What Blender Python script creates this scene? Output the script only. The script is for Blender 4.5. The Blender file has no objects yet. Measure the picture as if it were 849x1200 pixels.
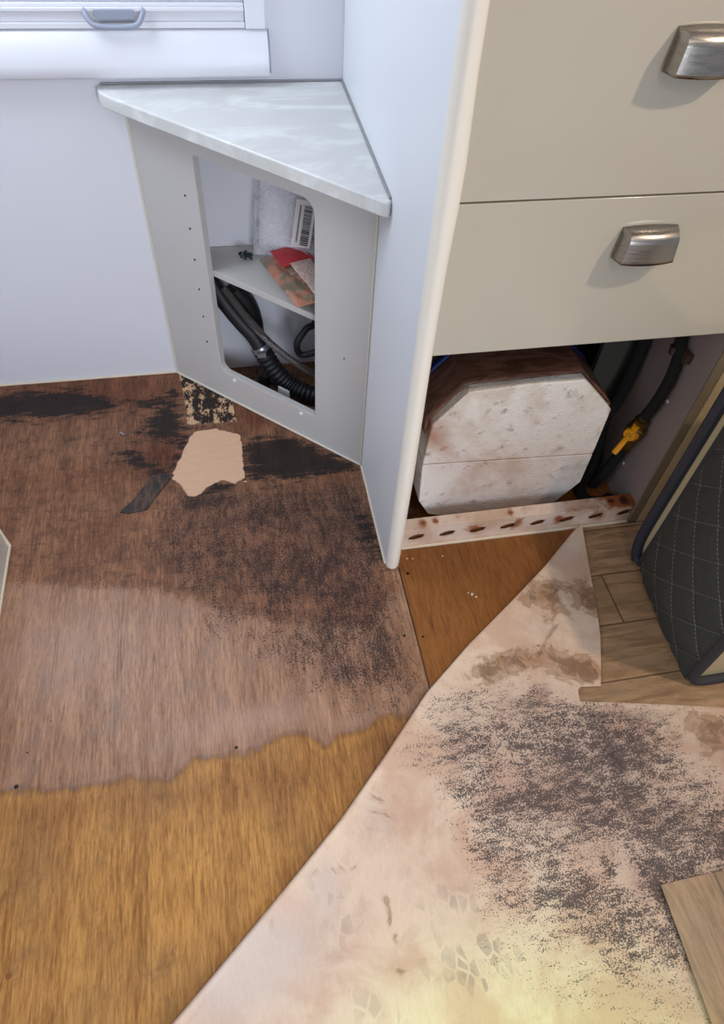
import bpy, bmesh, math, random
import numpy as np
from mathutils import Vector, Matrix
random.seed(7)
S = bpy.context.scene
COL = S.collection

# ------------------------------------------------------------------ camera
F_PX, CX, CY = 813.346, 425.26, 600.12
YAW, PITCH, ROLL, EYE = math.radians(13.998), math.radians(51.121), math.radians(4.6155), 1.3
fw = Vector((math.sin(YAW)*math.cos(PITCH), math.cos(YAW)*math.cos(PITCH), -math.sin(PITCH)))
r0 = Vector((math.cos(YAW), -math.sin(YAW), 0)); u0 = r0.cross(fw)
rt = r0*math.cos(ROLL) + u0*math.sin(ROLL); up = -r0*math.sin(ROLL) + u0*math.cos(ROLL)
cam_d = bpy.data.cameras.new('camera'); cam = bpy.data.objects.new('camera', cam_d); COL.objects.link(cam)
cam_d.sensor_fit = 'VERTICAL'; cam_d.sensor_height = 36; cam_d.lens = F_PX/1200*36
cam_d.shift_x = (424.5-CX)/1200; cam_d.shift_y = (CY-600)/1200
cam_d.clip_start = .02
m3 = Matrix((rt, up, -fw)).transposed(); m4 = m3.to_4x4(); m4.translation = Vector((0, 0, EYE)); cam.matrix_world = m4
S.camera = cam
S.view_settings.view_transform = 'Standard'; S.view_settings.look = 'None'
S.view_settings.gamma = 1; S.view_settings.use_curve_mapping = False; S.view_settings.exposure = -.18

# ------------------------------------------------------------------ world and lamps
w = bpy.data.worlds.new('world'); S.world = w; w.use_nodes = True
w.node_tree.nodes['Background'].inputs[0].default_value = (.80, .86, 1.0, 1)
w.node_tree.nodes['Background'].inputs[1].default_value = .42

def lamp(name, kind, loc, target, energy, color, size=.5, size_y=None, spot=None, blend=.5, spread=180):
    d = bpy.data.lights.new(name, kind); d.energy = energy; d.color = color
    if kind == 'AREA':
        d.size = size; d.spread = math.radians(spread)
        if size_y: d.shape = 'RECTANGLE'; d.size_y = size_y
    else: d.shadow_soft_size = size
    if kind == 'SPOT': d.spot_size = math.radians(spot); d.spot_blend = blend
    o = bpy.data.objects.new(name, d); COL.objects.link(o); o.location = loc
    o.rotation_euler = (Vector(target)-Vector(loc)).to_track_quat('-Z', 'Y').to_euler()
    return o
lamp('window_daylight', 'AREA', (-1.5, -.2, 1.5), (.3, 1.0, .5), 6.5, (.74, .84, 1.0), 1.1, .8)
lamp('low_wall_fill', 'AREA', (.40, -1.15, .80), (-.65, 1.5, .12), 6.3, (.80, .87, 1.0), .6, .9, spread=75)  # added narrow cool fill behind the camera, brightens the lower back wall
lamp('blind_daylight', 'AREA', (-.45, 1.50, 1.40), (.28, 1.1, .55), 13.5, (.78, .88, 1.0), .9, .5)
lamp('ceiling_lamp', 'SPOT', (1.36, .17, 1.95), (.45, .9, .4), 52, (1.0, .82, .62), .032, spot=120, blend=.6)
lamp('cabin_lamp', 'AREA', (.45, -.5, 1.95), (.3, .6, 0), 4, (1.0, .88, .74), .5, .5)
lamp('green_floor_fill', 'SPOT', (.17, -.78, .90), (.26, -.39, 0), 36, (.42, 1.0, .05), .04, spot=50, blend=.55)  # added spot with no visible source, tints the near floor yellow-green

# ------------------------------------------------------------------ helpers
def at(px, py, ax, v):
    """A point measured in the photo, put on the real plane where coordinate ax has value v (metres)."""
    d = rt*((px-CX)/F_PX) - up*((py-CY)/F_PX) + fw
    t = (v - (0, 0, EYE)[ax])/d[ax]
    p = Vector((0, 0, EYE)) + d*t; p[ax] = v
    return p
def fl(*a): return [at(x, y, 2, 0).xy[:] for x, y in a]

def tag(o, label=None, cat=None, group=None, kind=None):
    if label: o['label'] = label
    if cat: o['category'] = cat
    if group: o['group'] = group
    if kind: o['kind'] = kind
    return o
def empty(name, loc, label, cat, group=None):
    o = bpy.data.objects.new(name, None); COL.objects.link(o); o.location = loc; o.empty_display_size = .05
    return tag(o, label, cat, group)
def obj(name, bm, mat, parent=None, smooth=True, bevel=0, seg=3, ang=40):
    me = bpy.data.meshes.new(name); bmesh.ops.recalc_face_normals(bm, faces=bm.faces); bm.to_mesh(me); bm.free()
    o = bpy.data.objects.new(name, me); COL.objects.link(o)
    for m_ in (mat if isinstance(mat, (list, tuple)) else [mat]): me.materials.append(m_)
    if smooth:
        me.polygons.foreach_set('use_smooth', [True]*len(me.polygons))
        me.set_sharp_from_angle(angle=math.radians(ang))
    if bevel:
        b = o.modifiers.new('bevel', 'BEVEL'); b.width = bevel; b.segments = seg; b.limit_method = 'ANGLE'; b.angle_limit = math.radians(40); b.harden_normals = True
    if parent:
        o.parent = parent; o.matrix_parent_inverse = Matrix.Translation(-parent.location) @ Matrix.Identity(4)
    return o
def box(bm, lo, hi):
    c = [(lo[i]+hi[i])/2 for i in range(3)]; s = [hi[i]-lo[i] for i in range(3)]
    g = bmesh.ops.create_cube(bm, size=1)
    for v in g['verts']: v.co = Vector((c[i]+v.co[i]*s[i] for i in range(3)))
    return g['verts']
def boxes(*bb):
    bm = bmesh.new()
    for lo, hi in bb: box(bm, lo, hi)
    return bm
def prism(pts, depth, frame, holes=(), bm=None):
    """2-D outline (with holes) given a thickness. frame maps (a, b, t) to a point."""
    bm = bm or bmesh.new()
    loops = [pts]+list(holes); fr = []; bk = []; edges = []
    for L in loops:
        vs = [bm.verts.new(frame(a, b, 0)) for a, b in L]; fr.append(vs)
        for i in range(len(vs)): edges.append(bm.edges.new((vs[i], vs[(i+1) % len(vs)])))
    r = bmesh.ops.triangle_fill(bm, use_beauty=True, use_dissolve=False, edges=edges)
    faces = [f for f in r['geom'] if isinstance(f, bmesh.types.BMFace)]
    vmap = {}
    for L, vs in zip(loops, fr):
        for (a, b), v in zip(L, vs): vmap[v] = bm.verts.new(frame(a, b, depth))
    for f in faces: bm.faces.new([vmap[v] for v in reversed(f.verts)])
    for vs in fr:
        for i in range(len(vs)):
            a, b = vs[i], vs[(i+1) % len(vs)]; bm.faces.new((a, b, vmap[b], vmap[a]))
    return bm
def rrect(x0, z0, x1, z1, r, n=6):
    out = []
    if not isinstance(r, (list, tuple)): r = [r]*4
    for (cx, cz, a0), rr in zip(((x1, z1, 0), (x0, z1, 90), (x0, z0, 180), (x1, z0, 270)), r):
        sx = -1 if cx == x1 else 1; sz = -1 if cz == z1 else 1
        for k in range(n+1):
            a = math.radians(a0+90*k/n); out.append((cx+sx*rr+rr*math.cos(a), cz+sz*rr+rr*math.sin(a)))
    return out
def smooth_path(pts, n=8):
    P = [Vector(p) for p in pts]; out = []
    for i in range(len(P)-1):
        p0 = P[max(i-1, 0)]; p1 = P[i]; p2 = P[i+1]; p3 = P[min(i+2, len(P)-1)]
        for k in range(n):
            t = k/n
            out.append(.5*((2*p1)+(p2-p0)*t+(2*p0-5*p1+4*p2-p3)*t*t+(3*p1-p0-3*p2+p3)*t**3))
    out.append(P[-1]); return out
def tube(pts, r, n=14, bm=None, ridge=0, smooth=True, sub=8, close=False):
    bm = bm or bmesh.new()
    P = smooth_path(pts, sub) if smooth else [Vector(p) for p in pts]
    nrm = None; rings = []
    for i, p in enumerate(P):
        d = (P[min(i+1, len(P)-1)]-P[max(i-1, 0)]).normalized()
        if nrm is None: nrm = d.orthogonal().normalized()
        nrm = (nrm - d*nrm.dot(d)).normalized(); b = d.cross(nrm)
        rr = r(i/(len(P)-1)) if callable(r) else r
        if ridge: rr *= 1+(ridge if i % 2 else -ridge)
        rings.append([bm.verts.new(p+nrm*rr*math.cos(2*math.pi*k/n)+b*rr*math.sin(2*math.pi*k/n)) for k in range(n)])
    for a, b in zip(rings, rings[1:]):
        for k in range(n): bm.faces.new((a[k], a[(k+1) % n], b[(k+1) % n], b[k]))
    bm.faces.new(rings[0]); bm.faces.new(list(reversed(rings[-1])))
    return bm

# ------------------------------------------------------------------ materials
class NT:
    def __init__(s, name, rough=.5, metal=0, spec=.5, coat=0):
        s.m = bpy.data.materials.new(name); s.m.use_nodes = True; s.t = s.m.node_tree
        s.b = s.t.nodes['Principled BSDF']; s.b.inputs['Roughness'].default_value = rough
        s.b.inputs['Metallic'].default_value = metal; s.b.inputs['Specular IOR Level'].default_value = spec
        s.b.inputs['Coat Weight'].default_value = coat; s.b.inputs['Coat Roughness'].default_value = .06
        s.geo = s.t.nodes.new('ShaderNodeTexCoord').outputs['Object']
    def n(s, t): return s.t.nodes.new('ShaderNode'+t)
    def put(s, sock, v):
        if hasattr(v, 'is_output'): s.t.links.new(v, sock)
        elif isinstance(v, (tuple, list)) and len(v) == 3 and sock.type == 'RGBA': sock.default_value = (*v, 1)
        else: sock.default_value = v
    def map(s, scale=(1, 1, 1), rot=(0, 0, 0), loc=(0, 0, 0)):
        q = s.n('Mapping'); s.put(q.inputs[0], s.geo); q.inputs['Scale'].default_value = scale; q.inputs['Rotation'].default_value = rot; q.inputs['Location'].default_value = loc
        return q.outputs[0]
    def noise(s, scale, detail=4, rough=.6, vec=None, dist=0, out='Fac'):
        q = s.n('TexNoise'); s.put(q.inputs['Vector'], vec if vec is not None else s.geo)
        q.inputs['Scale'].default_value = scale; q.inputs['Detail'].default_value = detail; q.inputs['Roughness'].default_value = rough; q.inputs['Distortion'].default_value = dist
        return q.outputs[out]
    def voro(s, scale, feature='F1', vec=None, out='Distance'):
        q = s.n('TexVoronoi'); q.feature = feature; s.put(q.inputs['Vector'], vec if vec is not None else s.geo); q.inputs['Scale'].default_value = scale
        return q.outputs[out]
    def ma(s, op, a, b=0, c=0, clamp=False):
        q = s.n('Math'); q.operation = op; q.use_clamp = clamp
        for k, v in enumerate((a, b, c)): s.put(q.inputs[k], v)
        return q.outputs[0]
    def ramp(s, v, lo, hi, a=0., b=1.):
        q = s.n('MapRange'); q.interpolation_type = 'SMOOTHSTEP'
        for k, x in enumerate((v, lo, hi, a, b)): s.put(q.inputs[k], x)
        return q.outputs[0]
    def mix(s, f, a, b, mode='MIX'):
        q = s.n('Mix'); q.data_type = 'RGBA'; q.blend_type = mode
        s.put(q.inputs[0], f); s.put(q.inputs[6], a); s.put(q.inputs[7], b)
        return q.outputs[2]
    def attr(s, name):
        q = s.n('Attribute'); q.attribute_name = name; return q.outputs['Fac']
    def bump(s, h, strength=.3, dist=.002):
        q = s.n('Bump'); q.inputs['Strength'].default_value = strength; q.inputs['Distance'].default_value = dist
        s.put(q.inputs['Height'], h); s.put(s.b.inputs['Normal'], q.outputs[0])
    def col(s, c): s.put(s.b.inputs['Base Color'], c); return s
    def done(s): return s.m
def srgb(r, g, b): return tuple(((c/255+.055)/1.055)**2.4 if c > 10 else c/255/12.92 for c in (r, g, b))
def plain(name, rgb, rough=.5, metal=0, var=.08, scale=30, bump=0, coat=0, spec=.5):
    k = NT(name, rough, metal, spec, coat); c = srgb(*rgb)
    n = k.noise(scale, 3)
    k.col(k.mix(n, tuple(x*(1-var) for x in c), tuple(min(1, x*(1+var)) for x in c)))
    if bump: k.bump(k.noise(scale*8, 2), bump, .001)
    return k.done()

M = {}
M['wall'] = plain('white_wall_panel', (222, 222, 228), .45, var=.02, scale=3)
M['white'] = plain('white_cabinet_board', (200, 197, 193), .4, var=.03, scale=4)
M['partition'] = plain('white_partition_board', (226, 228, 232), .4, var=.015, scale=3)
M['cream'] = plain('cream_edge_moulding', (240, 233, 220), .35, var=.03, scale=8)
M['bead'] = plain('sealant', (222, 208, 184), .5, var=.06, scale=20)
M['bead2'] = plain('pale_sealant', (216, 210, 196), .5, var=.03)
M['plastic_white'] = plain('white_plastic', (222, 222, 228), .35, var=.01)
M['plastic_grey'] = plain('grey_plastic', (150, 156, 172), .35, var=.03)
M['black'] = plain('black_rubber', (20, 20, 22), .5, var=.2, scale=60, bump=.2)
M['black_soft'] = plain('black_foam_pipe_lagging', (14, 14, 13), .9, var=.2, scale=60)
M['gloss'] = plain('gloss_beige_drawer_laminate', (196, 189, 174), .13, var=.015, scale=3, coat=.3)
M['inner'] = plain('pinkish_grey_board', (150, 136, 132), .6, var=.08, scale=7)
M['darkboard'] = plain('dark_grey_board', (78, 78, 72), .7, var=.1, scale=7)
M['taupe'] = plain('taupe_edge_strip', (128, 115, 95), .5, var=.05)
M['brass'] = plain('aged_brass', (120, 96, 52), .35, metal=.9, var=.3, scale=120)
M['yellow'] = plain('yellow_enamel', (222, 150, 20), .35, var=.1, scale=80)
M['blue'] = plain('blue_strap', (26, 44, 100), .5, var=.1)
M['steel'] = plain('zinc_steel', (170, 172, 175), .3, metal=.9, var=.1)
M['screw'] = plain('dark_screw_head', (60, 58, 60), .4, metal=.5)
M['navy'] = plain('navy_piping', (44, 48, 60), .5, var=.1, scale=60, bump=.2)
M['greypipe'] = plain('charcoal_piping', (58, 58, 62), .7, var=.1, scale=60, bump=.2)
M['vinylcream'] = plain('cream_vinyl_side', (205, 190, 150), .5, var=.05, scale=9)

k = NT('brushed_nickel', .30, 1.0); n = k.noise(30, 3, vec=k.map((1, 1, 12)))
k.col(k.mix(n, (.34, .31, .28), (.44, .41, .37))); k.put(k.b.inputs['Roughness'], k.ramp(n, .3, .7, .24, .4)); M['nickel'] = k.done()

k = NT('marble_laminate', .28)
n = k.noise(5, 6, .65, vec=k.map((1, 2.2, 1), (0, 0, .5)), dist=.8); n2 = k.noise(240, 2)
c = k.mix(k.ramp(n, .42, .62), srgb(208, 208, 204), srgb(228, 228, 226)); k.col(k.mix(k.ramp(n2, .6, .8, 0, .12), c, srgb(190, 190, 182))); M['marble'] = k.done()

k = NT('polystyrene', .85); n = k.noise(9, 5); v = k.voro(260); n3 = k.noise(40, 4)
c = k.mix(k.ramp(n, .42, .68, 0, .8), srgb(238, 233, 226), srgb(204, 186, 166)); c = k.mix(k.ramp(n3, .57, .72, 0, .6), c, srgb(128, 110, 96))
k.col(k.mix(k.attr('rust'), c, srgb(160, 92, 50))); k.bump(k.ma('ADD', k.ma('MULTIPLY', v, .5), k.ma('ADD', k.ma('MULTIPLY', n3, 2.), k.ma('MULTIPLY', k.ramp(k.noise(34, 3, .6), .66, .72), -1.5))), .4, .005); M['poly'] = k.done()

k = NT('brown_parcel_tape', .3); n = k.noise(14, 5, vec=k.map((1, 3, 1), (0, 0, .4)), dist=1)
k.col(k.mix(k.ramp(n, .35, .7), srgb(92, 58, 44), srgb(134, 96, 78))); k.bump(n, .5, .004); M['tape'] = k.done()

k = NT('rusty_white_metal', .45); n = k.noise(28, 5, .7); n2 = k.noise(9, 3)
f = k.ramp(k.ma('ADD', k.ma('MULTIPLY', k.attr('rust'), .6), k.ma('MULTIPLY', n, .8)), .56, .86)
c = k.mix(k.ramp(n2, .4, .65), srgb(226, 206, 190), srgb(206, 176, 152)); c = k.mix(f, c, srgb(150, 84, 44))
c = k.mix(k.ramp(k.ma('ADD', k.attr('rust'), k.ma('MULTIPLY', n, .6)), 1.15, 1.4), c, srgb(70, 36, 22)); k.col(c); k.bump(n, .3, .001); M['rustrail'] = k.done()

# ------------------------------------------------------------------ signed fields on surfaces (stains with a shape of their own)
def sdf(P, poly):
    """signed distance, positive inside, metres"""
    poly = np.array(poly, float); d = np.full(len(P), 1e9); ins = np.zeros(len(P), bool)
    for i in range(len(poly)):
        a = poly[i]; b = poly[(i+1) % len(poly)]; e = b-a; ww = P-a
        t = np.clip((ww@e)/(e@e+1e-12), 0, 1); q = ww-t[:, None]*e; d = np.minimum(d, (q**2).sum(1))
        c = ((a[1] > P[:, 1]) != (b[1] > P[:, 1])) & (P[:, 0] < (b[0]-a[0])*(P[:, 1]-a[1])/((b[1]-a[1]) if abs(b[1]-a[1]) > 1e-9 else 1e-9)+a[0])
        ins ^= c
    return np.sqrt(d)*np.where(ins, 1, -1)
def soft(d, s): 
    t = np.clip(d/(2*s)+.5, 0, 1); return t*t*(3-2*t)
def blobs(P, L):
    out = np.zeros(len(P))
    for px, py, rx, ry, a in L:
        c = fl((px, py))[0]; out += a*np.exp(-((P[:, 0]-c[0])/rx)**2-((P[:, 1]-c[1])/ry)**2)
    return out
def set_attr(o, name, val):
    a = o.data.attributes.new(name, 'FLOAT', 'POINT'); a.data.foreach_set('value', np.asarray(val, np.float32))
def verts_xy(o):
    co = np.empty(len(o.data.vertices)*3, np.float32); o.data.vertices.foreach_get('co', co); return co.reshape(-1, 3).astype(float)

YW, XP, YF = 1.588, .278, .897     # back wall, partition face, drawer face

# ------------------------------------------------------------------ the floor: stained plywood
def floor_mesh():
    xs = np.concatenate([np.linspace(-1.7, -.72, 10)[:-1], np.linspace(-.72, .80, 305)[:-1], np.linspace(.80, 1.9, 22)])
    ys = np.concatenate([np.linspace(-1.2, 0, 12)[:-1], np.linspace(0, 1.64, 320)])
    X, Y = np.meshgrid(xs, ys); nx, ny = len(xs), len(ys)
    co = np.stack([X.ravel(), Y.ravel(), np.zeros(nx*ny)], 1)
    idx = np.arange(nx*ny).reshape(ny, nx); f = np.stack([idx[:-1, :-1].ravel(), idx[:-1, 1:].ravel(), idx[1:, 1:].ravel(), idx[1:, :-1].ravel()], 1)
    me = bpy.data.meshes.new('floor'); me.from_pydata(co.tolist(), [], f.tolist()); o = bpy.data.objects.new('floor', me); COL.objects.link(o)
    return o
k = NT('stained_plywood', .42, spec=.32)
wv = k.map((1, .06, 1)); g1 = k.noise(210, 6, .72, vec=k.map((1, .10, 1)), dist=.25); g2 = k.noise(26, 5, .65, vec=k.map((1, .10, 1)), dist=.3); big = k.noise(5, 4); fine = k.noise(140, 3, .7); sp = k.noise(300, 2, .6); st = k.noise(70, 6, .8, vec=k.map((1, .45, 1)))
hs = k.noise(60, 4, .7, vec=k.map((.25, 1, 1))); pore = k.noise(420, 2, .6, vec=k.map((1, .12, 1)))
g = k.ma('ADD', k.ma('MULTIPLY', g1, .62), k.ma('MULTIPLY', g2, .38))
gold = k.mix(k.ramp(g, .34, .66), srgb(140, 90, 42), srgb(208, 154, 84)); gold = k.mix(k.ramp(big, .4, .7, 0, .45), gold, srgb(140, 106, 68))
gold = k.mix(k.ramp(k.noise(20, 6, .75, dist=.6), .53, .70, 0, .45), gold, srgb(112, 84, 62))
mid = k.mix(k.ramp(g, .34, .66), srgb(124, 86, 62), srgb(186, 144, 114)); mid = k.mix(k.ramp(k.noise(14, 6, .75), .46, .68, 0, .55), mid, srgb(140, 116, 104))
mid = k.mix(k.ma('MULTIPLY', k.attr('pink'), .45), mid, srgb(186, 154, 136))
dark = k.mix(k.ramp(g, .34, .66), srgb(98, 64, 44), srgb(160, 114, 84))
dark = k.mix(k.ramp(k.noise(24, 6, .75), .46, .66, 0, .5), dark, srgb(66, 44, 36)); dark = k.mix(k.ramp(hs, .52, .72, 0, .55), dark, srgb(46, 32, 27))
right = k.mix(k.ramp(g, .3, .7), srgb(112, 68, 32), srgb(158, 102, 52))
red = k.mix(k.ramp(g, .38, .62), srgb(74, 38, 22), srgb(122, 70, 44))
c = k.mix(k.ramp(k.ma('ADD', k.attr('mid'), k.ma('MULTIPLY', k.ma('SUBTRACT', k.noise(30, 4, .7), .5), .05)), -.004, .004), gold, mid)
edge = k.ramp(k.ma('ABSOLUTE', k.ma('ADD', k.attr('mid'), k.ma('MULTIPLY', k.ma('SUBTRACT', k.noise(30, 4, .7), .5), .05))), .0, .014, .35, 0)
c = k.mix(edge, c, srgb(92, 62, 44))
c = k.mix(k.ramp(k.ma('ADD', k.attr('dark'), k.ma('MULTIPLY', k.ma('SUBTRACT', fine, .5), .05)), -.014, .014), c, dark)
c = k.mix(k.attr('red'), c, red)
c = k.mix(k.ramp(k.attr('right'), -.001, .001), c, right)
# mould speckle: fine dots whose number follows the density
dn = k.attr('mould')
sel = k.ma('ADD', k.ma('MULTIPLY', sp, .42), k.ma('ADD', k.ma('MULTIPLY', st, .34), k.ma('MULTIPLY', k.noise(17, 5, .7, vec=k.map((1, .6, 1)), dist=.6), .24)))
thr = k.ma('SUBTRACT', .600, k.ma('MULTIPLY', dn, .140))
ms = k.ma('MULTIPLY', k.ramp(k.ma('SUBTRACT', sel, thr), -.02, .04), k.ramp(dn, .03, .2))
c = k.mix(k.ma('MULTIPLY', k.ramp(dn, .3, .9), .25), c, srgb(70, 50, 52))
c = k.mix(k.ma('MULTIPLY', ms, .82), c, srgb(34, 24, 26))
crk = k.ramp(k.ma('ABSOLUTE', k.ma('SUBTRACT', k.noise(13, 2, .5, vec=k.map((1, .05, 1)), dist=.4), .5)), 0, .006, .5, 0)
c = k.mix(k.ma('MULTIPLY', crk, k.ramp(k.noise(9, 2), .45, .6)), c, srgb(56, 32, 22))
c = k.mix(k.ramp(pore, .58, .72, 0, .4), c, srgb(56, 36, 24))
bl = k.ramp(k.ma('ADD', k.attr('black'), k.ma('ADD', k.ma('MULTIPLY', k.ma('SUBTRACT', hs, .5), .16), k.ma('MULTIPLY', k.ma('SUBTRACT', fine, .5), .06))), -.012, .022)
c = k.mix(k.ma('MULTIPLY', bl, .90), c, srgb(15, 14, 16))
cr = k.ramp(k.attr('cream'), -.001, .001); crn = k.ramp(k.ma('ADD', k.noise(60, 5, .8, vec=k.map((1, .5, 1))), k.ma('MULTIPLY', k.attr('cream'), -1.6)), .475, .51)
cc = k.mix(crn, srgb(40, 27, 22), srgb(206, 168, 130)); c = k.mix(cr, c, cc)
br = k.ramp(k.ma('ADD', k.attr('bare'), k.ma('MULTIPLY', k.ma('SUBTRACT', k.noise(48, 4), .5), .016)), -.0012, .0012)
bare = k.mix(k.noise(90, 4, .6, vec=k.map((.2, 1, 1))), srgb(232, 192, 160), srgb(214, 168, 134)); c = k.mix(br, c, bare)
c = k.mix(k.ramp(k.attr('seam'), .0014, .0034, .9, 0), c, srgb(36, 24, 18))
# screw holes
geo = k.n('NewGeometry').outputs['Position']
for x, y, r in ((19, 922, .0042), (277, 876, .0034), (32, 882, .0018), (474, 745, .003), (496, 746, .003), (478, 672, .004), (407, 818, .0014), (60, 845, .0014), (10, 1144, .005)):
    q = k.n('VectorMath'); q.operation = 'DISTANCE'; k.put(q.inputs[0], geo); q.inputs[1].default_value = (*fl((x, y))[0], 0)
    c = k.mix(k.ramp(q.outputs['Value'], r*.75, r*1.15, 1., 0), c, srgb(30, 18, 14) if r != .005 else srgb(128, 84, 40))
k.col(c)
k.put(k.b.inputs['Roughness'], k.ramp(k.attr('dark'), -.05, .05, .40, .62))
k.bump(k.ma('ADD', k.ma('MULTIPLY', g1, .5), k.ma('ADD', k.ma('MULTIPLY', br, -1.2), k.ma('MULTIPLY', pore, .3))), .35, .0015)
floor = floor_mesh(); floor.data.materials.append(k.done()); tag(floor, kind='structure')
P = verts_xy(floor)[:, :2]
set_attr(floor, 'mid', sdf(P, fl((-400, 940), (-60, 930), (0, 928), (90, 925), (150, 912), (200, 915), (225, 892), (290, 885), (340, 858), (385, 872), (410, 860), (455, 838), (480, 842), (520, 790), (900, 500), (400, 330), (-400, 330))))
set_attr(floor, 'dark', sdf(P, fl((-400, 340), (400, 330), (424, 545), (468, 690), (430, 735), (330, 730), (230, 705), (180, 690), (90, 688), (0, 682), (-400, 700))))
blk = np.maximum.reduce([sdf(P, fl(*q)) for q in (
    ((-60, 462), (0, 460), (80, 455), (125, 463), (150, 478), (100, 488), (30, 492), (-60, 492)),
    ((150, 468), (205, 463), (205, 474), (160, 480)),
    ((284, 518), (330, 508), (370, 520), (392, 531), (424, 548), (405, 556), (300, 566), (287, 560)),
    ((205, 450), (212, 480), (222, 500), (212, 520), (200, 520), (178, 512), (166, 512), (180, 485)),
    ((192, 462), (203, 455), (176, 500), (160, 512), (168, 495)),
    ((214, 500), (226, 505), (208, 545), (198, 552), (206, 530)),
    ((140, 532), (165, 530), (190, 548), (200, 556), (180, 558), (150, 545)),
    ((224, 566), (256, 562), (280, 568), (262, 578), (240, 576)),
    ((440, 610), (452, 660), (430, 640), (420, 600)))])
set_attr(floor, 'black', blk)
set_attr(floor, 'bare', sdf(P, fl((228, 506), (252, 502), (282, 510), (287, 560), (276, 567), (262, 563), (249, 567), (240, 574), (232, 581), (220, 582), (212, 568), (200, 560), (212, 536), (222, 514))))
set_attr(floor, 'cream', sdf(P, fl((208, 432), (250, 440), (270, 464), (278, 494), (250, 496), (220, 498), (216, 464))))
set_attr(floor, 'red', np.clip(blobs(P, [(110, 460, .30, .10, .85), (100, 560, .25, .06, .35), (190, 530, .08, .08, .9), (300, 470, .10, .04, .7), (300, 490, .07, .05, .8), (400, 560, .05, .03, .5), (350, 520, .1, .05, .3), (430, 900, .10, .07, .32), (330, 930, .04, .10, .22), (60, 1000, .02, .2, .2), (100, 945, .25, .035, .28), (300, 915, .12, .04, .25), (455, 860, .05, .05, .3), (170, 960, .012, .3, .25), (120, 620, .05, .05, .3)]), 0, 1))
rp = fl((468, 668), (503, 800), (560, 900), (800, 700), (800, 420), (466, 420)); set_attr(floor, 'right', sdf(P, rp))
sx, sy = fl((468, 668))[0]; set_attr(floor, 'seam', np.where((P[:, 1] < .85) & (P[:, 0] > .2), np.abs(P[:, 0]-sx-.001), 9))
mo = soft(sdf(P, fl((215, 565), (300, 575), (424, 560), (456, 668), (470, 690), (500, 800), (470, 845), (415, 838), (380, 825), (330, 790), (255, 745), (200, 690), (170, 640))), .05)*.46
mo += soft(sdf(P, fl((-100, 500), (424, 545), (456, 668), (430, 700), (180, 690), (-100, 690))), .02)*.24
mo += blobs(P, [(415, 610, .06, .05, .35), (380, 760, .07, .06, .25), (330, 600, .08, .03, .3), (250, 745, .03, .03, .25), (440, 700, .03, .1, .35), (385, 730, .07, .05, .38), (330, 700, .05, .04, .2), (450, 770, .04, .06, .5), (400, 790, .05, .03, .35), (270, 720, .06, .03, .2), (360, 660, .10, .05, .25), (60, 470, .15, .03, .3), (240, 590, .05, .02, .4), (390, 700, .05, .05, .2)])
mo *= (P[:, 0] < sx)
set_attr(floor, 'mould', np.clip(mo, 0, 1.15))
set_attr(floor, 'pink', np.clip(blobs(P, [(80, 760, .16, .10, .9), (320, 840, .10, .03, .9), (240, 860, .12, .04, .5), (430, 845, .07, .02, .8)]), 0, 1))

# ------------------------------------------------------------------ the room
tag(obj('wall_back', boxes(((-1.7, YW, 0), (1.9, YW+.04, 1.02)), ((.10, YW, 1.02), (1.9, YW+.04, 2.0)), ((-1.7, YW, 1.02), (-1.25, YW+.04, 2.0)), ((-1.25, YW, 1.62), (.10, YW+.04, 2.0))), M['wall'], smooth=False), kind='structure')
tag(obj('baseboard_back', boxes(((-1.7, YW-.005, 0), (-.175, YW, .006))), M['bead'], bevel=.002), kind='structure')
tag(obj('ceiling', boxes(((-1.7, .3, 2.0), (1.9, YW+.04, 2.03))), M['wall'], smooth=False), kind='structure')

# window with its deep sill profile and a pleated blind
win = bpy.data.objects.new('window_1', None); COL.objects.link(win); win.location = (-.5, YW, .753); tag(win, kind='structure')
pr = [(0, .753), (-.030, .753), (-.034, .757), (-.034, .775), (-.030, .800), (-.018, .826), (-.012, .831), (0, .831)]
obj('window_sill', prism(pr, 1.42, lambda a, b, t: Vector((-1.296+t, YW+a, b))), M['plastic_white'], win, ang=50)
bm = prism([(0, .757), (-.024, .757), (-.026, .775), (-.018, .812), (0, .826)], .004, lambda a, b, t: Vector((.1242+t, YW+a, b)))
obj('end_cap', bm, M['plastic_grey'], win)
obj('window_frame', boxes(((.083, YW-.02, .8312), (.122, YW-.001, 1.66)), ((-1.29, YW-.02, .8312), (-1.25, YW-.001, 1.66)), ((-1.25, YW-.02, 1.63), (.083, YW-.001, 1.66))), M['plastic_white'], win, bevel=.002)
k = NT('window_glass', .02); k.b.inputs['Transmission Weight'].default_value = 1; M['glass'] = k.done()
obj('pane', boxes(((-1.25, YW+.02, 1.02), (.10, YW+.024, 1.62))), M['glass'], win, smooth=False)
bl_ = empty('window_blind', (-.5, YW-.012, .832), 'white pleated window blind drawn down behind the grey pull handle', 'blind')
bm = bmesh.new(); z = .872; q = []
while z < 1.62: q += [(-.006, z), (-.013, z+.009)]; z += .018
q = [(-.003, .872)]+q+[(-.003, z)]
bm = prism(q, 1.33, lambda a, b, t: Vector((-1.248+t, YW+a, b)))
obj('pleated_fabric', bm, plain('blind_fabric', (224, 224, 230), .8, var=.02), bl_, ang=20)
obj('bottom_rail', boxes(((-1.248, YW-.018, .8325), (.082, YW-.002, .842)), ((-1.248, YW-.012, .842), (.082, YW-.002, .860)), ((-1.248, YW-.020, .860), (.082, YW-.002, .866)), ((-1.248, YW-.015, .866), (.082, YW-.002, .872))), M['plastic_white'], bl_, bevel=.0012)
hz = .862
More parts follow.
